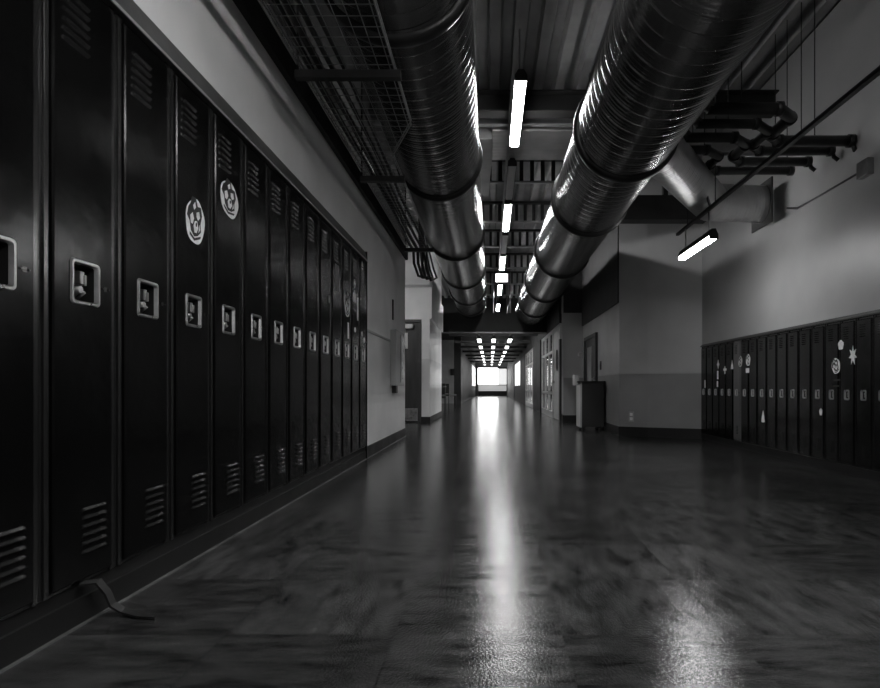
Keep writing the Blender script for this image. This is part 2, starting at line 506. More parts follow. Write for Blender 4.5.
# ------------------------------------------------------------------ doors
def handle_lever(parent, m, x0, y, z, s):
    bm = BM(); bx(bm, (x0 - .025, y - .012, z - .09), (x0 + .025, y, z + .09), .004)
    tube(bm, [(x0, y, z), (x0, y - .05, z), (x0 + s * .11, y - .05, z)], .009, 8)
    return obj('handle', bm, m, parent)
d = sempty('door_1', (0, 0, 0))
bm = BM()
bx(bm, (-2.215, 11.09, 0), (-2.17, 11.2, 1.95)); bx(bm, (-1.34, 11.09, 0), (-1.295, 11.2, 1.95)); bx(bm, (-2.17, 11.09, 1.905), (-1.34, 11.2, 1.95))
obj('door_frame', bm, M['frame'], d)
bm = BM(); bx(bm, (-2.165, 11.13, .012), (-1.345, 11.17, 1.9)); obj('door_leaf', bm, M['door'], d)
bm = BM(); bx(bm, (-2.14, 11.124, .03), (-1.37, 11.13, .27)); obj('kick_plate', bm, M['chrome'], d)['label'] = 'bright metal kick plate'
bm = BM(); bx(bm, (-1.75, 11.06, 1.78), (-1.45, 11.13, 1.86), .008); tube(bm, [(-1.6, 11.08, 1.84), (-1.85, 11.0, 1.87), (-1.7, 11.1, 1.9)], .01, 6); obj('door_closer', bm, M['alu'], d)
bm = BM(); bx(bm, (-1.72, 11.12, 1.4), (-1.56, 11.13, 1.7)); obj('door_sign', bm, M['plastic'], d)
handle_lever(d, M['chrome'], -2.08, 11.13, 1.0, 1)

d = sempty('door_2', (0, 0, 0))
Y0, Y1 = 9.72, 10.93
bm = BM()
bx(bm, (1.745, Y0, 0), (1.79, Y0 + .06, 1.58)); bx(bm, (1.745, Y1 - .06, 0), (1.79, Y1, 1.58)); bx(bm, (1.745, Y0 + .06, 1.52), (1.79, Y1 - .06, 1.58))
obj('door_frame', bm, M['frame'], d)
bm = BM(); bx(bm, (1.765, Y0 + .06, .01), (1.784, Y1 - .06, 1.52)); obj('door_leaf', bm, M['door'], d)
bm = BM(); bx(bm, (1.758, 10.2, .62), (1.765, 10.62, 1.38)); obj('vision_panel', bm, M['panelgrey'], d)
bm = BM(); bx(bm, (1.74, Y0 + .12, .78), (1.765, Y0 + .2, .84)); bx(bm, (1.72, Y0 + .12, .80), (1.745, Y0 + .3, .82)); obj('handle', bm, M['chrome'], d)

# ------------------------------------------------------------------ lockers
def make_locker(wd, ztop, z0, hz, hh, hw, vent_w, v_off, up0, up1, lo0, lo1, strip, depth, name, label, group, kmat):
    """front face towards +x, origin on the floor at the middle of the front plane"""
    root = thing(name, label, 'locker', group=group)
    h = wd / 2
    # carcass: sides, back, top, bottom and the front frame strips
    bm = BM()
    s = strip / 2
    e = .0008
    bx(bm, (-depth, -h + e, z0), (-.004, -h + s, ztop)); bx(bm, (-depth, h - s, z0), (-.004, h - e, ztop))
    bx(bm, (-depth, -h + s, z0), (-depth + .01, h - s, ztop))
    bx(bm, (-depth + .01, -h + s, z0), (-.004, h - s, z0 + .012)); bx(bm, (-depth + .01, -h + s, ztop - .012), (-.004, h - s, ztop))
    for sg in (-1, 1):      # rolled front lips that catch the light
        bx(bm, (-.004, sg * (h - s * .35), z0), (.003, sg * (h - s * .95), ztop), .0015)
    obj('body', bm, M['locker_body'], root)
    # door with a hole for the recessed handle
    dy0, dy1, dz0, dz1 = -h + s + .002, h - s - .002, z0 + .014, ztop - .016
    t, c = .012, .004
    ys = [dy0 + c, -hw / 2, hw / 2, dy1 - c]; zs = [dz0 + c, hz - hh / 2, hz + hh / 2, dz1 - c]
    bm = BM()
    g = [[bm.verts.new((t, y, z)) for z in zs] for y in ys]
    for i in range(3):
        for j in range(3):
            if (i, j) != (1, 1): bm.faces.new((g[i][j], g[i + 1][j], g[i + 1][j + 1], g[i][j + 1]))
    ring = [g[0][0], g[1][0], g[2][0], g[3][0], g[3][1], g[3][2], g[3][3], g[2][3], g[1][3], g[0][3], g[0][2], g[0][1]]
    def pr(v, x, ex):
        y = v.co.y; z = v.co.z
        if abs(y - ys[0]) < 1e-7: y = dy0 - ex
        if abs(y - ys[3]) < 1e-7: y = dy1 + ex
        if abs(z - zs[0]) < 1e-7: z = dz0 - ex
        if abs(z - zs[3]) < 1e-7: z = dz1 + ex
        return bm.verts.new((x, y, z))
    r2 = [pr(v, t - c, 0) for v in ring]; r3 = [pr(v, -.008, 0) for v in ring]
    for A, B in ((ring, r2), (r2, r3)):
        for i in range(12):
            bm.faces.new((A[i], A[(i + 1) % 12], B[(i + 1) % 12], B[i]))
    door = obj('door', bm, kmat, root)
    # louvres
    def vent(z_lo, z_hi, off, nm):
        bm = BM(); n = 6; p = (z_hi - z_lo) / (n - 1)
        for k in range(n):
            z = z_lo + k * p; q = p * .24; a, b = off - vent_w / 2, off + vent_w / 2
            v = [bm.verts.new(co) for co in ((t, a, z - q), (t, b, z - q), (t + .010, b - .003, z), (t + .010, a + .003, z), (t, a, z + q), (t, b, z + q))]
            for f in ((0, 1, 2, 3), (3, 2, 5, 4), (0, 3, 4), (1, 5, 2)): bm.faces.new([v[i] for i in f])
        obj('louvre_vent', bm, M['locker_body'], door)
    vent(up0, up1, v_off, 'upper'); vent(lo0, lo1, -v_off, 'lower')
    # recessed handle: rim, pan, latch
    def rr(hy, hzz, r, x):
        out = []
        for cx, cz, a0 in ((hy - r, hzz - r, 0), (-hy + r, hzz - r, 90), (-hy + r, -hzz + r, 180), (hy - r, -hzz + r, 270)):
            for q in range(5):
                a = math.radians(a0 + q * 22.5); out.append((x, cx + r * math.cos(a), hz + cz + r * math.sin(a)))
        return out
    bm = BM()
    rings = [rr(hw / 2 + .007, hh / 2 + .007, .012, t), rr(hw / 2 + .005, hh / 2 + .005, .012, t + .005), rr(hw / 2 - .002, hh / 2 - .002, .008, t + .005), rr(hw / 2 - .006, hh / 2 - .006, .006, t - .006)]
    rv = [[bm.verts.new(p) for p in R] for R in rings]
    n = len(rings[0])
    for A, B in zip(rv, rv[1:]):
        for i in range(n): bm.faces.new((A[i], A[(i + 1) % n], B[(i + 1) % n], B[i]))
    obj('handle_rim', bm, M['chrome'], door)
    bm = BM(); hy, hq = hw / 2 - .004, hh / 2 - .004
    f = [bm.verts.new((t - .005, y, hz + z)) for y, z in ((-hy, -hq), (hy, -hq), (hy, hq), (-hy, hq))]
    k = [bm.verts.new((-.035, y * .9, hz + z * .9)) for y, z in ((-hy, -hq), (hy, -hq), (hy, hq), (-hy, hq))]
    for i in range(4): bm.faces.new((f[i], f[(i + 1) % 4], k[(i + 1) % 4], k[i]))
    bm.faces.new(k); obj('handle_pan', bm, M['pan'], door)
    bm = BM()
    q = hh
    bx(bm, (-.03, -.10 * q, hz - .02 * q), (.006, .06 * q, hz + .30 * q), .002)
    bx(bm, (-.006, .02 * q, hz - .05 * q), (.010, .10 * q, hz + .22 * q), .002)
    tube(bm, [(-.03, -.05 * q, hz - .16 * q), (.004, -.05 * q, hz - .16 * q)], .09 * q, 10)
    tube(bm, [(-.02, .10 * q, hz - .36 * q), (.002, .10 * q, hz - .20 * q)], .05 * q, 8)
    obj('latch', bm, M['chrome'], door)
    bm = BM()
    for yy in (.022, .048): tube(bm, [(t, hw / 2 + yy, hz - .003), (t + .004, hw / 2 + yy, hz - .003)], .0025, 6)
    bx(bm, (t, hw / 2 + .028, hz - .010), (t + .001, hw / 2 + .042, hz + .004))
    obj('number_plate', bm, M['locker_body'], door)
    return root

L_ORD = ['nearest', 'second', 'third', 'fourth', 'fifth', 'sixth', 'seventh', 'eighth', 'ninth', 'tenth', 'eleventh', 'twelfth', 'thirteenth', 'last']
L_TXT = {
    0: 'black locker at the near end of the left bank, cut by the photo edge',
    1: 'large black left locker beside the peeled base strip, with the biggest chrome handle',
    2: 'black left locker between the peeled-strip locker and the first sticker locker',
    3: 'black left locker with the upright oval white sticker above its handle',
    4: 'black left locker with the tilted oval white sticker near its top',
    5: 'black left locker just beyond the one with the tilted oval sticker',
    6: 'black left locker, seventh from the near end, second beyond the stickered pair',
    7: 'black left locker, third beyond the pair with oval stickers',
    8: 'black left locker, fourth beyond the pair with oval stickers',
    9: 'black left locker with a tiny mark above its handle, tenth from the near end',
    10: 'black left locker with a dark rectangular sticker under its top vent',
    11: 'black left locker with the white diamond sticker and small strip above its handle',
    12: 'black left locker with badge sticker over a tall strip, second from far end',
    13: 'black left locker at the far end beside the bare painted wall',
}
lk0 = make_locker(LP, 1.835, .115, .967, .112, .105, .098, -.036, 1.618, 1.748, .205, .325, .06, .33,
                  'locker', L_TXT[0], 'tall black lockers along the left wall', M['locker'])
FX = XL + .02
lk0.location = (FX - .012, LY0 + LP / 2, 0)
for k in range(1, LN):
    dup(lk0, (FX - .012, LY0 + LP * (k + .5), 0), 0, L_TXT[k])
# plinth and sloping hood of the left bank
bm = BM(); bx(bm, (XL - .3, LY0, 0), (XL, LY1, .112)); bx(bm, (XL, LY0, .0), (XL + .012, LY1, .075))
tag(obj('locker_plinth', bm, M['base']), 'long black plinth under the left lockers, meeting the floor', 'plinth')
bm = BM()
extrude_profile(bm, [(XL - .33, 1.837), (FX + .006, 1.837), (FX + .006, 1.856), (XL + .004, 1.936), (XL - .33, 1.936)], LY0, LY1)
tag(obj('locker_hood', bm, M['hood']), 'sloping metal hood running along the top of the left lockers', 'locker top')
bm = BM(); bx(bm, (FX + .007, LY0, 1.836), (FX + .012, LY1, 1.847))
tag(obj('header_strip', bm, M['alu']), 'thin bright metal strip just above the left locker doors', 'strip')
bm = BM(); bx(bm, (XL + .0005, LY1 - .0005, .001), (FX + .004, LY1 + .006, 1.937))
tag(obj('end_panel', bm, M['locker_body']), 'narrow black end panel closing the far end of the left lockers', 'panel')

R_TXT = [
    'black right locker at the near end, mostly outside the photo',
    'black right locker at the near end, cut by the right photo edge',
    'dark right locker with a plain chrome handle rim, nearest one fully in view',
    'glossy right locker with the spiky outline sticker near its top',
    'glossy right locker with two stickers above two dark bars',
    'glossy right locker with a small round sticker below its handle',
    'shiny right locker just left of the one with the sticker below its handle',
    'shiny right locker, second left of the one with the sticker below its handle',
    'right locker where the sheen fades, third left of the low round sticker',
    'dark right locker directly right of the one with the low leaf-shaped sticker',
    'black right locker with a leaf-shaped white sticker low under its handle',
    'black right locker between the low leaf sticker and the round badge sticker',
    'black right locker with round badge and small square sticker, beside the grey locker',
    'single grey locker among the black ones on the right wall',
    'black right locker with a pointed sticker, directly left of the grey locker',
    'black right locker with a white cross-shaped sticker, second left of the grey one',
    'black right locker with three stickers stacked above its handle',
    'black right locker, second from the wall corner, without stickers',
    'black right locker in the corner against the facing wall, with narrow sticker',
]
RFX = XR - .02
rk0 = make_locker(RP, 1.185, .075, .612, .066, .05, .05, -.015, 1.045, 1.13, .16, .24, .034, .3,
                  'locker', R_TXT[0], 'short black lockers along the right wall', M['locker_r'])
rk0.location = (RFX + .012, RY0 + RP / 2, 0); rk0.rotation_euler = (0, 0, PI)
for k in range(1, RN):
    r = dup(rk0, (RFX + .012, RY0 + RP * (k + .5), 0), PI, R_TXT[k])
    if k == 13:
        for ch in r.children:
            ch.data = ch.data.copy(); ch.data.materials[0] = M['locker_grey']
bm = BM(); bx(bm, (XR - .01, RY0, 0), (XR + .3, RY1 - .001, .073))
tag(obj('locker_plinth', bm, M['base']), 'long black plinth under the right lockers', 'plinth')
bm = BM(); extrude_profile(bm, [(XR + .3, 1.187), (RFX - .006, 1.187), (RFX - .006, 1.197), (XR - .003, 1.222), (XR + .3, 1.222)], RY0, RY1 - .001)
tag(obj('locker_hood', bm, M['locker_body']), 'black metal strip capping the top of the right lockers', 'locker top')

bm = BM(); bx(bm, (XL + .012, LY0, 0), (XL + .022, 8.06, .004)); struct('trim_12', bm, M['hood'])
# ------------------------------------------------------------------ stickers
def poly_yz(bm, pts, x, t):
    a = [bm.verts.new((x, y, z)) for y, z in pts]; b = [bm.verts.new((x + t, y, z)) for y, z in pts]
    n = len(pts); bm.faces.new(b)
    for i in range(n): bm.faces.new((a[i], a[(i + 1) % n], b[(i + 1) % n], b[i]))
def ell(cy, cz, a, b, n=28, wob=0.0, ph=0.0):
    return [(cy + a * (1 + wob * math.sin(5 * q + ph)) * math.cos(q), cz + b * (1 + wob * math.sin(5 * q + ph)) * math.sin(q)) for q in (2 * PI * i / n for i in range(n))]
def badge(label, loc, rz, hy, hz_, tilt, group, scale=1.0):
    """oval badge: white backing with dark field, light ring and a loose white crest"""
    r = thing('sticker', label, 'sticker', loc, rz, group)
    ct, st = math.cos(tilt), math.sin(tilt)
    R = lambda P: [(y * ct - z * st, y * st + z * ct) for y, z in P]
    bm = BM(); poly_yz(bm, R(ell(0, 0, hy, hz_, 36, .03)), 0, .0012); obj('backing', bm, M['white'], r)
    bm = BM(); poly_yz(bm, R([(y * hy, z * hz_) for y, z in ((-.55, .98), (-.15, 1.02), (.10, .72), (.42, .80), (.62, .45), (.52, .05), (.62, -.30), (.30, -.58), (-.05, -.70), (-.42, -.52), (-.62, -.15), (-.92, .02), (-.84, .42), (-.66, .62))]), .0012, .0008); obj('dark_field', bm, M['ink'], r)
    bm = BM()
    for P in (((-.62, .10), (-.40, .30), (-.22, .08), (-.30, -.20), (-.50, -.22)), ((.0, .42), (.26, .55), (.40, .30), (.22, .12), (.05, .22)),
              ((-.10, .0), (.12, .06), (.30, -.20), (.16, -.48), (-.06, -.52), (-.20, -.25)), ((-.40, .62), (-.22, .84), (-.10, .62), (-.26, .46)), ((.40, -.02), (.50, -.22), (.36, -.40))):
        poly_yz(bm, R([(y * hy, z * hz_) for y, z in P]), .0020, .0008)
    obj('crest', bm, M['white'], r)
    bm = BM()
    poly_yz(bm, R([(-.50 * hy, -.74 * hz_), (.0, -.88 * hz_), (.60 * hy, -.62 * hz_), (.66 * hy, -.48 * hz_), (.0, -.76 * hz_), (-.52 * hy, -.62 * hz_)]), .0012, .0008)
    poly_yz(bm, R(ell(.06 * hy, -.12 * hz_, .07 * hy, .10 * hz_, 10)), .0028, .0005)
    obj('marking', bm, M['ink'], r)
    return r
SX = FX + .0002
GL = 'stickers on the left lockers'
badge('white oval crest sticker standing upright above a left locker handle', (SX, 2.290, 1.318), 0, .072, .088, math.radians(-8), GL)
badge('white oval crest sticker tilted, higher up on the neighbouring left locker', (SX, 2.590, 1.500), 0, .088, .078, math.radians(-14), GL)
def blob(label, loc, rz, pts, m, group):
    bm = BM(); poly_yz(bm, pts, 0, .002); o = obj('sticker', bm, m); o.location = loc; o.rotation_euler = (0, 0, rz)
    return tag(o, label, 'sticker', group)
def LS(x, y):      # left door plane
    Y = 587 * 1.15 / (490 - x); return (SX, Y, EYE + (387 - y) / 587 * Y)
badge('white pointed oval crest sticker on a far left locker', (SX, 4.73, 1.335), 0, .085, .10, 0, GL)
R4 = lambda a, b: [(-a, -b), (a, -b), (a, b), (-a, b)]
for lab, yy, zz, pts, m in (
    ('dark grey rectangular sticker with pale edge under a far left vent', 4.41, 1.49, R4(.05, .10), 'grey'),
    ('small pale badge above the tall strip sticker, far left lockers', 4.98, 1.44, ell(0, 0, .05, .05, 14, .15), 'white'),
    ('small white round sticker topmost among the far left stickers', 4.98, 1.55, ell(0, 0, .03, .035, 12), 'white'),
    ('tall narrow white strip sticker on a far left locker', 5.10, 1.35, R4(.02, .10), 'white'),
    ('short upright white strip just above a far left handle', 4.76, 1.13, R4(.022, .065), 'white'),
    ('tiny white dot sticker, leftmost of the low row of three', 5.00, 1.16, ell(0, 0, .028, .022, 10), 'white'),
    ('tiny white dot sticker, middle of the low row of three', 5.27, 1.15, ell(0, 0, .028, .022, 10), 'white'),
    ('tiny white dot sticker, lowest and last of the row of three', 5.36, 1.10, ell(0, 0, .026, .024, 10), 'white'),
    ('pale round sticker high beside the last left vent', 5.28, 1.76, ell(0, 0, .035, .045, 12), 'grey'),
    ('tiny pale mark sticker in the middle of a plain left locker', 4.19, 1.30, ell(0, 0, .014, .03, 10), 'grey'),
): blob(lab, (SX, yy, zz), 0, pts, M[m], GL)
GR = 'stickers on the right lockers'
RSX = RFX - .0002
def RB(x, y):      # right door plane (x, y measured on the photograph)
    Y = 587 * 2.73 / (x - 490); return (RSX, Y, EYE + (387 - y) / 587 * Y)
def star(a, b, n=5, k=.5):
    return [((a if i % 2 == 0 else a * k) * math.sin(PI * i / n), (b if i % 2 == 0 else b * k) * math.cos(PI * i / n)) for i in range(2 * n)]
badge('white round badge sticker on the grey locker', RB(740.3, 361.5), PI, .05, .058, 0, GR)
badge('white round badge sticker beside the grey locker', RB(748.2, 360), PI, .05, .062, 0, GR)
badge('large white crest sticker above two dark bars, right lockers', RB(836, 366), PI, .055, .062, .25, GR)
CR = [(-.012, -.04), (.012, -.04), (.014, -.005), (.045, .0), (.045, .022), (.014, .025), (.008, .05), (-.008, .05), (-.014, .025), (-.045, .022), (-.045, 0), (-.014, -.005)]
SCR = [(-.04, .07), (.0, .08), (.045, .06), (.02, .055), (-.005, .05), (.0, .02), (.04, .0), (.045, -.045), (.0, -.07), (-.05, -.06), (-.02, -.05), (.012, -.045), (.02, -.02), (-.03, .005), (-.035, .04)]
for lab, px, py, pts, m in (
    ('narrow white sticker in the corner beside the facing wall', 705, 384, R4(.02, .05), 'white'),
    ('white flower-shaped sticker, top of a stack of three', 718.2, 364.5, star(.04, .06, 4, .55), 'white'),
    ('upright white oblong sticker, middle of a stack of three', 717.8, 375, R4(.022, .05), 'white'),
    ('small white sticker, bottom of a stack of three', 717.5, 384, R4(.02, .035), 'white'),
    ('white cross-shaped sticker, second left of the grey locker', 725, 370.5, CR, 'white'),
    ('pointed white sticker just left of the grey locker', 732.2, 366, star(.04, .07, 3, .5), 'white'),
    ('small white square sticker under the round badge', 747.6, 370.5, R4(.04, .025), 'white'),
    ('leaf-shaped white sticker low under a handle', 763.2, 418, star(.042, .075, 3, .6), 'white'),
    ('pale rounded sticker highest on the right lockers', 841, 345, ell(0, 0, .036, .038, 14, .1), 'white'),
    ('spiky white outline sticker near the right photo edge', 853, 355.5, star(.05, .075, 7, .45), 'white'),
    ('small round white sticker below a right locker handle', 821, 412, ell(0, 0, .022, .03, 12, .1), 'white'),
    ('upper dark bar sticker under the large crest', 837, 380, R4(.045, .006), 'ink'),
    ('lower dark bar sticker just above a right handle', 836, 386, R4(.045, .006), 'ink'),
): blob(lab, RB(px, py), PI, pts, M[m], GR)

# ------------------------------------------------------------------ peeled base strip by the near locker
bm = BM()
path = [(XL + .016, 1.66, .118), (XL + .035, 1.70, .110), (XL + .045, 1.725, .07), (XL + .055, 1.735, .03), (XL + .085, 1.735, .012), (XL + .14, 1.72, .006), (XL + .20, 1.70, .005)]
prev = None
for i, p in enumerate(path):
    p = Vector(p); t = Vector(path[min(i + 1, 6)]) - Vector(path[max(i - 1, 0)]); t.normalize()
    wv = Vector((0.25, -1, 0)).normalized() * (.020 if i < 6 else .006); nv = t.cross(wv).normalized() * .003
    cur = [bm.verts.new(p + wv + nv), bm.verts.new(p - wv + nv), bm.verts.new(p - wv - nv), bm.verts.new(p + wv - nv)]
    if prev:
        for j in range(4): bm.faces.new((prev[j], prev[(j + 1) % 4], cur[(j + 1) % 4], cur[j]))
    else: bm.faces.new(cur)
    prev = cur
bm.faces.new(prev[::-1])
tag(obj('peeled_strip', bm, M['ink']), 'black rubber strip peeled from the left locker plinth onto the floor', 'strip')

# ------------------------------------------------------------------ ducts
def big_duct(label, cx, cz, r, y0, y1, rings):
    root = thing('spiral_duct', label, 'duct', (cx, 0, cz))
    bm = BM(); n = 64
    lathe_y(bm, [(r - .01, y0), (r, y0), (r, y1), (r - .01, y1)], n)
    obj('duct_pipe', bm, M['duct'], root)
    for y in rings:
        bm = BM(); lathe_y(bm, [(r - .004, y - .042), (r + .02, y - .040), (r + .028, y - .012), (r + .028, y + .012), (r + .02, y + .040), (r - .004, y + .042)], n)
        rg = obj('joint_band', bm, M['ring'], root)
        bm = BM(); tube(bm, [(0, y, r + .016), (0, y, DECK - cz)], .006, 6); obj('hanger_rod', bm, M['steel'], rg)
    return root
big_duct('large round metal duct left of the lamp row', -.44, 2.65, .35, -3, 14.2, [.6, 2.75, 5.06, 7.47, 9.67, 11.6, 13.3])
big_duct('large round metal duct right of the lamp row', .964, 2.492, .35, -3, 14.2, [.2, 2.1, 4.14, 5.66, 7.84, 10.1, 12.3])

# branch duct to the right wall grille
root = thing('branch_duct', 'round metal branch duct bending toward the right wall', 'duct', (0, 0, 0))
A, B_, D_ = Vector((1.02, 4.02, 2.45)), Vector((2.08, 5.55, 2.42)), Vector((2.60, 5.62, 2.42))
def duct_seg(p, q, r, nm):
    L = (q - p).length; bm = BM(); lathe_y(bm, [(r, 0), (r, L)], 40)
    o = obj(nm, bm, M['branch'], root); o.location = p
    o.rotation_euler = Vector((0, 1, 0)).rotation_difference(q - p).to_euler(); return o
duct_seg(A + (B_ - A) * .12, B_, .172, 'duct_run')
duct_seg(B_, D_, .172, 'duct_outlet')
bm = BM(); bmesh.ops.create_uvsphere(bm, u_segments=32, v_segments=16, radius=.1722)
for f in bm.faces: f.smooth = True
o = obj('elbow', bm, M['branch'], root); o.location = B_
bm = BM()
bx(bm, (2.60, 5.42, 2.20), (2.615, 5.84, 2.62), .003)
obj('grille_plate', bm, M['steel'], root)
bm = BM(); tube(bm, [(1.75, 5.05, 2.615), (1.72, 5.03, 3.68)], .005, 6); tube(bm, [(1.92, 5.12, 2.25), (1.60, 4.66, 2.58)], .012, 6); obj('hanger_strap', bm, M['steel'], root)

# rectangular duct and transition crossing above the lamps
root = thing('crossing_duct', 'pale rectangular metal duct crossing above the lamp row', 'duct')
bm = BM(); bx(bm, (.02, 6.02, 3.30), (1.30, 6.80, 3.62), .01); obj('duct_box', bm, M['branch'], root)
bm = BM()
prism(bm, [(-.16, 6.1), (.02, 6.1), (.02, 6.75), (-.02, 7.9), (-.10, 7.9)], 3.25, 3.5); obj('transition', bm, M['galv'], root)
bm = BM()
for xx in (-.02, .9): tube(bm, [(xx, 6.4, 3.60), (xx, 6.4, 3.69)], .01, 6)
obj('hanger_rod', bm, M['steel'], root)

# ------------------------------------------------------------------ roof steel
bm = BM(); 
for z0, z1, hw in ((3.30, 3.315, .08), (3.315, 3.485, .006), (3.485, 3.50, .08)): bx(bm, (XL, 5.66 - hw, z0), (XR, 5.66 + hw, z1))
for xx in (-1.0, 1.7): bx(bm, (xx, 5.62, 3.50), (xx + .08, 5.70, 3.70))
tag(obj('steel_beam', bm, M['steel']), 'deep dark steel beam crossing just above the nearest lit lamp', 'beam')
bm = BM(); bx(bm, (XL, 5.86, 3.30), (XR, 5.94, 3.312)); bx(bm, (XL, 5.93, 3.30), (XR, 5.94, 3.37)); bx(bm, (-.9, 5.88, 3.37), (-.87, 5.94, 3.70)); bx(bm, (2.3, 5.88, 3.37), (2.33, 5.94, 3.70))
tag(obj('cross_channel', bm, M['galv']), 'pale steel channel crossing between the deep beam and the crossing duct', 'channel')
bm = BM(); bx(bm, (1.40, 7.42, 2.80), (XR, 7.56, 3.10)); bx(bm, (1.40, 7.38, 2.78), (XR, 7.58, 2.80)); bx(bm, (2.2, 7.45, 3.10), (2.26, 7.52, 3.7)); bx(bm, (1.45, 7.45, 3.10), (1.51, 7.52, 3.7))
tag(obj('steel_beam', bm, M['steel']), 'dark low steel beam in front of the facing wall on the right', 'beam')
J_TXT = ['behind the camera overhead', 'above the first dark lamp', 'above the second lit lamp', 'above the third lit lamp', 'just before the box beam', 'beyond the box beam', 'farthest']
for (y, txt) in ((1.9, 'open-web roof joist nearest the camera, overhead'), (3.7, 'open-web roof joist just in front of the nearest lit lamp'),
                 (7.75, 'open-web roof joist crossing above the unlit lamp'), (9.6, 'open-web roof joist at the far end of the second lit lamp'),
                 (11.3, 'open-web roof joist above the third lit lamp'), (13.3, 'open-web roof joist just before the low box beam'),
                 (15.4, 'open-web roof joist just past the low box beam'), (17.2, 'farthest open-web roof joist beside the farthest lamp')):
    root = thing('roof_joist', txt, 'joist', (0, y, 0), 0, 'open-web joists under the roof deck')
    x0, x1 = (XL, XR) if y < 7.5 else (XL if y < 8.08 else -1.15, 1.76 if y < 11.3 else 1.34)
    bm = BM(); bx(bm, (x0, -.03, 3.36), (x1, .03, 3.385)); obj('bottom_chord', bm, M['galv'], root)
    bm = BM(); bx(bm, (x0, -.04, 3.66), (x1, .04, 3.70)); obj('top_chord', bm, M['steel'], root)
    bm = BM(); xx = x0 + .02; up = True
    while xx < x1 - .14:
        bx(bm, (xx, -.012, 3.385), (xx + .05, .012, 3.66)); xx += .14
    obj('web', bm, M['steel'], root)

# ------------------------------------------------------------------ lamps
def lamp(x, y0, y1, z, label, lit=True, em='tube', wdt=.1, top=DECK, group='tube lamps in a row under the deck', hsp=.12):
    root = thing('tube_lamp', label, 'lamp', (x, (y0 + y1) / 2, z), 0, group)
    L = (y1 - y0) / 2; h = wdt / 2
    bm = BM(); extrude_profile(bm, [(-h, .0), (h, .0), (h, .012), (h * .45, .06), (-h * .45, .06), (-h, .012)], -L, L); obj('housing', bm, M['steel'], root)
    bm = BM(); extrude_profile(bm, [(-h * .92, -.001), (-h * .8, -.028), (h * .8, -.028), (h * .92, -.001)], -L + .012, L - .012); obj('diffuser', bm, M[em] if lit else M['dead'], root)
    for s in (-1, 1):
        bm = BM(); bx(bm, (-h, s * L - .012 if s > 0 else -L, -.03), (h, s * L if s > 0 else -L + .012, 0)); obj('end_cap', bm, M['steel'], root)
    for s in (-1, 1):
        bm = BM(); tube(bm, [(0, s * (L - hsp), .06), (0, s * (L - hsp), top - z)], .006, 6); obj('hanger_rod', bm, M['galv'], root)
    return root
LX, LZ = .25, 3.17
lamp(LX, 1.5, 2.85, LZ, 'lit tube lamp overhead, above the top edge of the photo')
lamp(LX, 4.72, 6.04, LZ, 'brightest and nearest lit tube lamp between the two ducts', hsp=.25)
lamp(LX, 6.55, 7.75, LZ, 'unlit tube lamp hanging after the nearest lit one', lit=False, hsp=.33)
lamp(LX, 7.93, 9.33, LZ, 'second lit tube lamp from the camera, between the ducts')
lamp(LX, 9.55, 10.9, LZ, 'unlit tube lamp between the second and third lit ones', lit=False)
lamp(LX, 11.1, 12.45, LZ, 'third lit tube lamp, just before the glowing box sign')
lamp(LX, 14.2, 15.8, LZ, 'lit tube lamp just past the glowing box sign')
lamp(LX, 17.5, 19.2, LZ, 'farthest lit tube lamp seen above the low box beam')
lamp(-2.15, 8.9, 10.2, 2.7, 'added fill lamp in the side passage, hidden behind the left wall', em='fill_hall', top=DECK + .088, group='added fill lamps')  # added unseen lamp, brightens the side door and pier top
lamp(-2.3, 18.5, 21.5, 2.9, 'added fill lamp over the left lounge, hidden behind the pier', em='fill_hall', top=DECK + .088, group='added fill lamps')  # added unseen lamp, brightens the lounge end wall
r = lamp(1.90, 4.98, 5.82, 1.96, 'short lit pendant lamp hanging by the right wall', em='tube_side', wdt=.075, top=2.2, group='pendant lamp')
lamp(.45, .75, 1.95, 2.25, 'added fill lamp right above the camera', em='fill_near', wdt=.09, top=DECK, group='pendant lamp')  # added above the frame to light the left wall
lamp(.45, -1.9, -.7, 2.05, 'added fill lamp behind the camera', em='fill_near', wdt=.09, top=DECK, group='pendant lamp')  # added behind the camera to light the near walls
bm = BM(); bx(bm, (LX - .07, 1, 3.255), (LX - .045, 19.5, 3.292))
tag(obj('lamp_rail', bm, M['galv']), 'long thin metal rail running beside the ceiling lamp row', 'rail')
root = thing('box_sign', 'small glowing white box sign hanging in the lamp row', 'sign', (LX, 12.62, 2.92))
bm = BM(); bx(bm, (-.14, 0, 0), (.14, .06, .2), .006); obj('sign_box', bm, M['steel'], root)
bm = BM(); bx(bm, (-.128, -.004, .012), (.128, .0, .188)); obj('sign_face', bm, M['sign'], root)
bm = BM(); tube(bm, [(0, .03, .2), (0, .03, .78)], .008, 6); obj('hanger_rod', bm, M['steel'], root)

# strut rail over the pendant lamp
root = thing('strut_rail', 'long dark strut rail running diagonally above the right pendant lamp', 'rail')
bm = BM(); bx(bm, (1.885, 2.4, 2.205), (1.915, 5.95, 2.23)); obj('rail', bm, M['steel'], root)
for y in (2.6, 4.95, 5.65):
    bm = BM(); tube(bm, [(1.90, y, 2.235), (1.90, y, DECK)], .005, 6); obj('hanger_rod', bm, M['steel'], root)

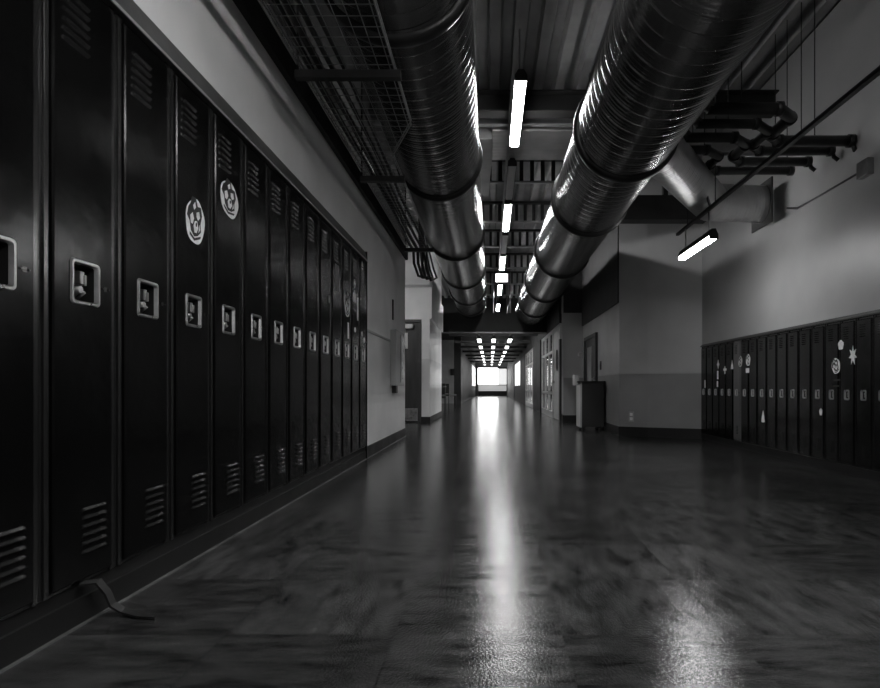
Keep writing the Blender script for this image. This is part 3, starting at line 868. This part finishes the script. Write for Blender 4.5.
# ------------------------------------------------------------------ pipes at the upper right
P_TXT = ['nearest', 'second', 'third', 'fourth']
for i, (ya, yb, xe, zz, r, k) in enumerate(((3.92, 4.43, 2.74, 2.53, .040, 1.93), (4.14, 4.62, 2.70, 2.53, .034, 1.88), (4.37, 4.84, 2.64, 2.53, .036, 1.82), (4.60, 5.04, 2.60, 2.53, .034, 1.70))):
    lab = ('black offset pipe, nearest of the four beside the right duct', 'black offset pipe, second of the four beside the right duct',
           'black offset pipe, third of the four beside the right duct', 'black offset pipe, farthest of the four beside the right duct')[i]
    root = thing('ceiling_pipe', lab, 'pipe', (0, 0, 0), 0, 'black pipes stepping across above the right side')
    bm = BM()
    tube(bm, [(1.42, ya, 3.69), (1.42, ya, zz + .06), (1.48, ya, zz)], r, 14)
    tube(bm, [(1.46, ya, zz), (k, ya, zz), (k + .14, ya + .12, zz), (k + .14, yb - .1, zz), (k + .24, yb, zz), (xe, yb, zz)], r, 14)
    obj('pipe_run', bm, M['steel'], root)
    for p, q in (((k - .02, ya, zz), (k + .02, ya, zz)), ((k + .22, yb, zz), (k + .27, yb, zz)), ((k + .14, ya + .12, zz), (k + .14, ya + .16, zz)), ((k + .14, yb - .14, zz), (k + .14, yb - .1, zz)), ((xe - .04, yb, zz), (xe, yb, zz))):
        bm = BM(); tube(bm, [p, q], r * 1.22, 14); obj('coupling', bm, M['ring'], root)
    bm = BM(); tube(bm, [(1.68, ya, zz + r), (1.68, ya, 3.70)], .004, 6); tube(bm, [(2.45, yb, zz + r), (2.45, yb, 3.70)], .004, 6); obj('hanger_rod', bm, M['steel'], root)
    if i < 3:
        bm = BM(); tube(bm, [(xe - .005, yb, zz), (xe + .0, yb - .01, zz - .05), (min(xe + .03, 2.744), yb - .02, zz - .08)], r * .45, 8); obj('elbow_fitting', bm, M['ring'], root)
bm = BM()
bx(bm, (1.36, 4.86, 2.615), (2.75, 4.93, 2.71)); 
tag(obj('flat_channel', bm, M['galv']), 'pale flat channel crossing behind the four black pipes', 'channel')

# conduit and box on the right wall
root = thing('wall_conduit', 'thin pale conduit stepping across the upper right wall', 'conduit')
bm = BM(); tube(bm, [(2.64, 5.22, 2.262), (2.735, 5.22, 2.262), (2.735, 4.98, 2.262), (2.735, 4.32, 2.262)], .008, 8); obj('conduit_run', bm, M['hood'], root)
bm = BM(); bx(bm, (2.70, 4.20, 2.20), (2.75, 4.33, 2.32), .006); obj('junction_box', bm, M['hood'], root)

# conduits along the left wall above the dark fascia
for i, (xx, zz) in enumerate(((-1.10, 2.575), (-1.10, 2.610), (-1.10, 2.645))):
    bm = BM(); tube(bm, [(xx, -2, zz), (xx, 7.9, zz)], .010, 8)
    tag(obj('ceiling_conduit', bm, M['galv']), ('lowest of three thin conduits above the left wall fascia', 'middle of three thin conduits above the left wall fascia', 'topmost of three thin conduits above the left wall fascia')[i], 'conduit', 'conduits above the left wall')

# ------------------------------------------------------------------ wire cable tray
root = thing('cable_tray', 'wide wire mesh cable tray under the left duct, narrowing ahead', 'cable tray')
TZ = 2.238
def edge_x(y):
    if y < 3.5: return -.47
    if y < 3.98: return -.47 + (y - 3.5) / .48 * (-.19)
    return -.66
x_in = -.93
bm = BM(); w_ = .0022
def wire(a, b, r=w_):
    tube(bm, [a, b], r, 4, False)
y = .6
while y < 6.68:
    xe = edge_x(y); wire((x_in, y, TZ), (xe, y, TZ)); wire((xe, y, TZ), (xe, y, TZ + .025)); wire((x_in, y, TZ), (x_in, y, TZ + .025)); y += .075
x = x_in
while x < -.45:
    y1 = 6.68 if x <= -.66 else 3.98 - (x + .66) / .19 * .48
    if y1 > 3.5 or x <= -.47: wire((x, .6, TZ), (x, y1, TZ))
    x += .055
obj('wire_mesh', bm, M['tray'], root)
bm = BM()
for dz in (0, .025):
    tube(bm, [(-.47, .6, TZ + dz), (-.47, 3.5, TZ + dz), (-.66, 3.98, TZ + dz), (-.66, 6.68, TZ + dz)], .004, 6)
    tube(bm, [(x_in, .6, TZ + dz), (x_in, 6.68, TZ + dz)], .004, 6)
obj('edge_wire', bm, M['tray'], root)
for y in (2.9, 4.35, 6.6):
    bm = BM(); bx(bm, (x_in - .03, y - .02, TZ - .045), (edge_x(y) + .03, y + .02, TZ - .006)); tube(bm, [(x_in - .02, y, TZ - .01), (x_in - .02, y, DECK)], .006, 6)
    obj('support_bar', bm, M['steel'], root)
for i, (xo, rr, lab) in enumerate(((-.88, .016, 'black cable lying at the wall side of the wire tray'), (-.83, .018, 'thick black cable in the middle of the wire tray'),
                                   (-.78, .013, 'thin black cable toward the duct side of the wire tray'), (-.73, .012, 'black cable nearest the duct edge of the wire tray'))):
    pts = [(xo, .6, TZ + rr + .003)] + [(xo + .012 * math.sin(q * .9 + i), .6 + q * .5, TZ + rr + .003) for q in range(1, 13)]
    pts += [(xo, 6.75, TZ + .01), (xo - .02, 6.95, TZ - .10), (xo + .0, 7.2, TZ - .20 - .02 * i), (xo + .05, 7.5, TZ - .17), (xo - .02, 7.8, TZ + .0), (-.98 + .03 * i, 8.15, TZ + .5), (-1.0 + .04 * i, 8.25, TZ + 1.44)]
    bm = BM(); tube(bm, pts, rr, 8); tag(obj('cable', bm, M['cable']), lab, 'cable', 'cables in the wire tray')

# ------------------------------------------------------------------ left wall fittings
root = thing('wall_cabinet', 'pale wall cabinet with narrow glass pane beyond the left lockers', 'cabinet', (XL, 7.2, .69))
bm = BM(); bx(bm, (0, -.33, 0), (.075, .33, .66), .008); obj('body', bm, M['panelgrey'], root)
bm = BM(); bx(bm, (.075, -.02, .04), (.085, .29, .62), .003); dd = obj('door', bm, M['alu'], root)
bm = BM(); bx(bm, (.085, .03, .08), (.088, .24, .58)); obj('pane', bm, M['chrome'], dd)
bm = BM(); bx(bm, (0, 7.0 - 7.2, -.09), (.05, 7.12 - 7.2, 0)); obj('bracket', bm, M['steel'], root)
bm = BM(); bx(bm, (XL, 7.02, 1.48), (XL + .012, 7.07, 1.72)); tag(obj('wall_slot', bm, M['steel']), 'narrow dark upright fitting on the wall above the pale cabinet', 'wall fitting')

# right wall outlet and switch
root = thing('wall_outlet', 'white double power outlet low on the facing right wall', 'outlet', (2.30, 7.80, .30))
ang = math.atan2(7.606 - 7.9, 2.75 - 2.12)
root.rotation_euler = (0, 0, ang)
root.location = (1.93, 8.013, .27); root.rotation_euler = (0, 0, math.atan2(-.2, .335))
bm = BM(); bx(bm, (-.035, -.008, -.07), (.035, .0, .07), .002); obj('cover_plate', bm, M['panelgrey'], root)
for dz in (-.03, .03):
    bm = BM(); bx(bm, (-.02, -.012, dz - .02), (.02, -.008, dz + .02), .002); obj('socket', bm, M['white'], root)
root = thing('light_switch', 'small dark switch plate beside the right side door', 'switch', (1.785, 9.45, 1.02))
bm = BM(); bx(bm, (-.012, -.05, -.07), (0, .05, .07), .003); obj('switch_plate', bm, M['steel'], root)
bm = BM(); bx(bm, (-.018, -.015, -.025), (-.012, .015, .025)); obj('rocker', bm, M['black'], root)
bm = BM(); bmesh.ops.create_uvsphere(bm, u_segments=16, v_segments=10, radius=.05)
for v in bm.verts: v.co.y *= .4
tag(obj('wall_bell', bm, M['plastic'], None, (1.74, 11.275, 1.30)), 'small round white fitting on the wall left of the side door', 'wall fitting')

# ------------------------------------------------------------------ rolling cabinet against the right wall
root = thing('rolling_cabinet', 'dark rolling cabinet with a top tray beside the right side door', 'cabinet', (1.58, 9.2, 0))
bm = BM(); bx(bm, (-.165, -.16, .06), (.18, .24, .74), .006); obj('body', bm, M['black'], root)
bm = BM(); bx(bm, (-.19, -.17, .05), (-.165, .25, .74), .003); obj('metal_edge', bm, M['alu'], root)['label'] = 'bright metal side strip'
bm = BM(); bx(bm, (-.23, -.19, .74), (.19, .27, .765), .005); obj('top', bm, M['steel'], root)
bm = BM(); bx(bm, (-.27, -.1, .70), (-.195, .1, .86), .006); obj('side_box', bm, M['panelgrey'], root)
for sx in (-.14, .14):
    for sy in (-.11, .19):
        bm = BM(); tube(bm, [(sx - .012, sy, .03), (sx + .012, sy, .03)], .03, 14); bx(bm, (sx - .02, sy - .015, .03), (sx - .014, sy + .015, .06)); bx(bm, (sx + .014, sy - .015, .03), (sx + .02, sy + .015, .06)); obj('caster', bm, M['black'], root)

# ------------------------------------------------------------------ glazed shop fronts on the right
def glazed(name, y0, y1, zt, n):
    r = sempty(name)
    X0, X1 = 1.36, 1.42
    bm = BM()
    for k in range(n + 1):
        y = y0 + (y1 - y0) * k / n; wv = .05
        bx(bm, (X0, max(y0, y - wv), 0), (X1, min(y1, y + wv), zt))
    bx(bm, (X0, y0, zt - .06), (X1, y1, zt)); bx(bm, (X0, y0, 0), (X1, y1, .13)); bx(bm, (X0, y0, 1.42), (X1, y1, 1.47)); bx(bm, (X0, y0, .51), (X1, y1, .57))
    obj('window_frame', bm, M['alu'], r)
    bm = BM(); bx(bm, (1.388, y0 + .02, .1), (1.392, y1 - .02, zt - .05)); obj('glass_pane', bm, M['glass'], r)
glazed('window_1', 12.8, 15.5, 1.92, 3)
glazed('window_2', 18.0, 22.6, 1.92, 4)
d = sempty('door_3')
bm = BM(); bx(bm, (1.36, 11.46, 0), (1.42, 11.55, 1.92)); bx(bm, (1.36, 12.72, 0), (1.42, 12.8, 1.92)); bx(bm, (1.36, 11.55, 1.84), (1.42, 12.72, 1.92)); obj('door_frame', bm, M['alu'], d)
bm = BM(); bx(bm, (1.375, 11.55, .01), (1.41, 12.72, 1.84)); obj('door_leaf', bm, M['panelgrey'], d)
bm = BM(); poly_yz(bm, ell(11.98, 1.22, .16, .22, 20), 1.362, .012); obj('vision_panel', bm, M['black'], d)
bm = BM(); bx(bm, (1.33, 12.5, .75), (1.375, 12.56, .80)); bx(bm, (1.32, 12.35, .765), (1.335, 12.56, .785)); obj('handle', bm, M['chrome'], d)
box_s('trim_10', (1.34, 11.30, 0), (1.38, 11.46, 1.6), M['black'])
# daylight windows in the room behind the glazing
r = sempty('window_3')
bm = BM(); bx(bm, (1.55, 25.96, .35), (2.9, 26.0, 1.9)); obj('glazing', bm, M['day_dim'], r)
bm = BM()
for xx in (1.53, 1.85, 2.2, 2.55, 2.9): bx(bm, (xx, 25.9, .3), (xx + .07, 25.99, 1.95))
bx(bm, (1.53, 25.9, 1.05), (2.97, 25.99, 1.12)); bx(bm, (1.53, 25.9, .3), (2.97, 25.99, .36)); bx(bm, (1.53, 25.9, 1.89), (2.97, 25.99, 1.95))
obj('window_frame', bm, M['frame'], r)
box_s('wall_room_end', (1.5, 26.0, 0), (4.3, 26.15, 2.6), M['dark_wall'])

# far corridor windows, after one added window that lights the hall
r = sempty('fill_window')  # added daylight source, brightens the pier side across the hall
bm = BM(); bx(bm, (4.27, 12.2, .5), (4.29, 21.8, 2.3)); obj('glazing', bm, M['day'], r)
bm = BM()
for k in range(7): bx(bm, (4.22, 12.1 + 1.6 * k, .4), (4.3, 12.2 + 1.6 * k, 2.4))
bx(bm, (4.22, 12.1, .4), (4.3, 21.8, .5)); bx(bm, (4.22, 12.1, 2.3), (4.3, 21.8, 2.4)); obj('window_frame', bm, M['frame'], r)
def daywin(name, a, b, m, fr):
    r = sempty(name); bm = BM(); bx(bm, a, b); obj('glazing', bm, m, r)
    bm = BM()
    for p, q in fr: bx(bm, p, q)
    obj('window_frame', bm, M['frame'], r)
daywin('window_4', (-.95, 45.95, .86), (.62, 45.99, 2.17), M['day'], (((-.98, 45.9, .84), (-.94, 46, 2.2)), ((-.98, 45.9, 2.16), (.62, 46, 2.2))))
daywin('window_9', (-.9, 45.95, .36), (1.28, 45.99, .80), M['day_low'], (((-.95, 45.9, .80), (1.3, 46, .84)), ((-.95, 45.9, .32), (1.3, 46, .36))))
daywin('window_5', (.62, 45.95, .86), (1.30, 45.99, 2.10), M['day_blind'], (((.62, 45.9, 2.1), (1.34, 46, 2.2)), ((1.3, 45.9, .84), (1.34, 46, 2.2))))
daywin('window_6', (-1.15, 37, .75), (-1.13, 45, 2.1), M['day_faint'], tuple(((-1.15, y, .7), (-1.11, y + .12, 2.15)) for y in (37, 39.6, 42.2, 44.9)))
daywin('window_7', (1.40, 26.5, .75), (1.42, 33, 1.9), M['day_faint'], tuple(((1.38, y, 0), (1.43, y + .12, 1.92)) for y in (26.5, 28.6, 30.8, 32.9)))
bm = BM(); bx(bm, (1.37, 26.4, 0), (1.5, 33, .75)); struct('wall_sill_right', bm, M['dark_wall'])
bm = BM(); bx(bm, (-.9, 45.6, 0), (1.3, 45.9, .35)); tag(obj('low_bench', bm, M['black']), 'long dark low bench under the bright end window', 'bench')

# lamps of the far corridor, three rows
for row, (xx, nm) in enumerate(((-.29, 'left'), (.10, 'middle'), (.53, 'right'))):
    ys = [15.0, 17.6, 20.2, 22.8, 25.6, 28.6, 31.6]
    for k, y in enumerate(ys):
        o = ['nearest', 'second', 'third', 'fourth', 'fifth', 'sixth', 'farthest'][k]
        side = {'left': 'wall-side left', 'middle': 'centre', 'right': 'shopfront-side right'}[nm]
        lamp(xx, y, y + 1.3, 1.93, f'{o} small lamp in the {side} row of the far corridor', em='tube_far', wdt=.11, top=2.6 if y > 19 else (DECK + .09 if xx < 0 else DECK), group='lamps of the far corridor')
for k, y in enumerate((16.6, 19.3, 21.8, 24.5, 27.5, 30.5, 34.0)):
    bm = BM(); bx(bm, (-1.15, y, 2.12), (1.35, y + .08, 2.20))
    tag(obj('corridor_bar', bm, M['steel']), f'{["nearest", "second", "third", "fourth", "fifth", "sixth", "farthest"][k]} pale bar crossing the far corridor ceiling', 'bar', 'cross bars of the far corridor')

# ------------------------------------------------------------------ dark seating in the left lounge
def chair(x, y, rz, label):
    r = thing('lounge_chair', label, 'chair', (x, y, 0), rz, 'dark chairs in the left lounge')
    bm = BM(); bx(bm, (-.22, -.22, .38), (.22, .22, .44), .01); obj('seat', bm, M['black'], r)
    bm = BM(); bx(bm, (-.22, .19, .46), (.22, .22, .78), .01); obj('backrest', bm, M['black'], r)
    for sx in (-.2, .2):
        for sy in (-.2, .2):
            bm = BM(); tube(bm, [(sx, sy, 0), (sx, sy, .38 if sy < 0 else .5)], .012, 6); obj('leg', bm, M['black'], r)
chair(-1.42, 15.3, .3, 'nearest dark chair in the left lounge beyond the pier')
chair(-1.62, 17.4, -.5, 'middle dark chair in the left lounge, behind the nearest one')
chair(-1.40, 19.2, 2.6, 'farthest dark chair in the left lounge, near the black column')
r = thing('lounge_table', 'small dark round table among the lounge chairs', 'table', (-1.55, 16.4, 0))
bm = BM(); tube(bm, [(0, 0, .66), (0, 0, .69)], .33, 28); obj('tabletop', bm, M['black'], r)
bm = BM(); tube(bm, [(0, 0, .02), (0, 0, .66)], .03, 10); obj('pedestal', bm, M['chrome'], r)
bm = BM(); tube(bm, [(0, 0, 0), (0, 0, .02)], .2, 20); obj('base', bm, M['black'], r)
bm = BM(); bx(bm, (-1.62, 23.95, 1.15), (-1.38, 24.0, 1.42), .01); tag(obj('wall_speaker', bm, M['black']), 'small black box mounted on the pale wall at the lounge end', 'wall box')
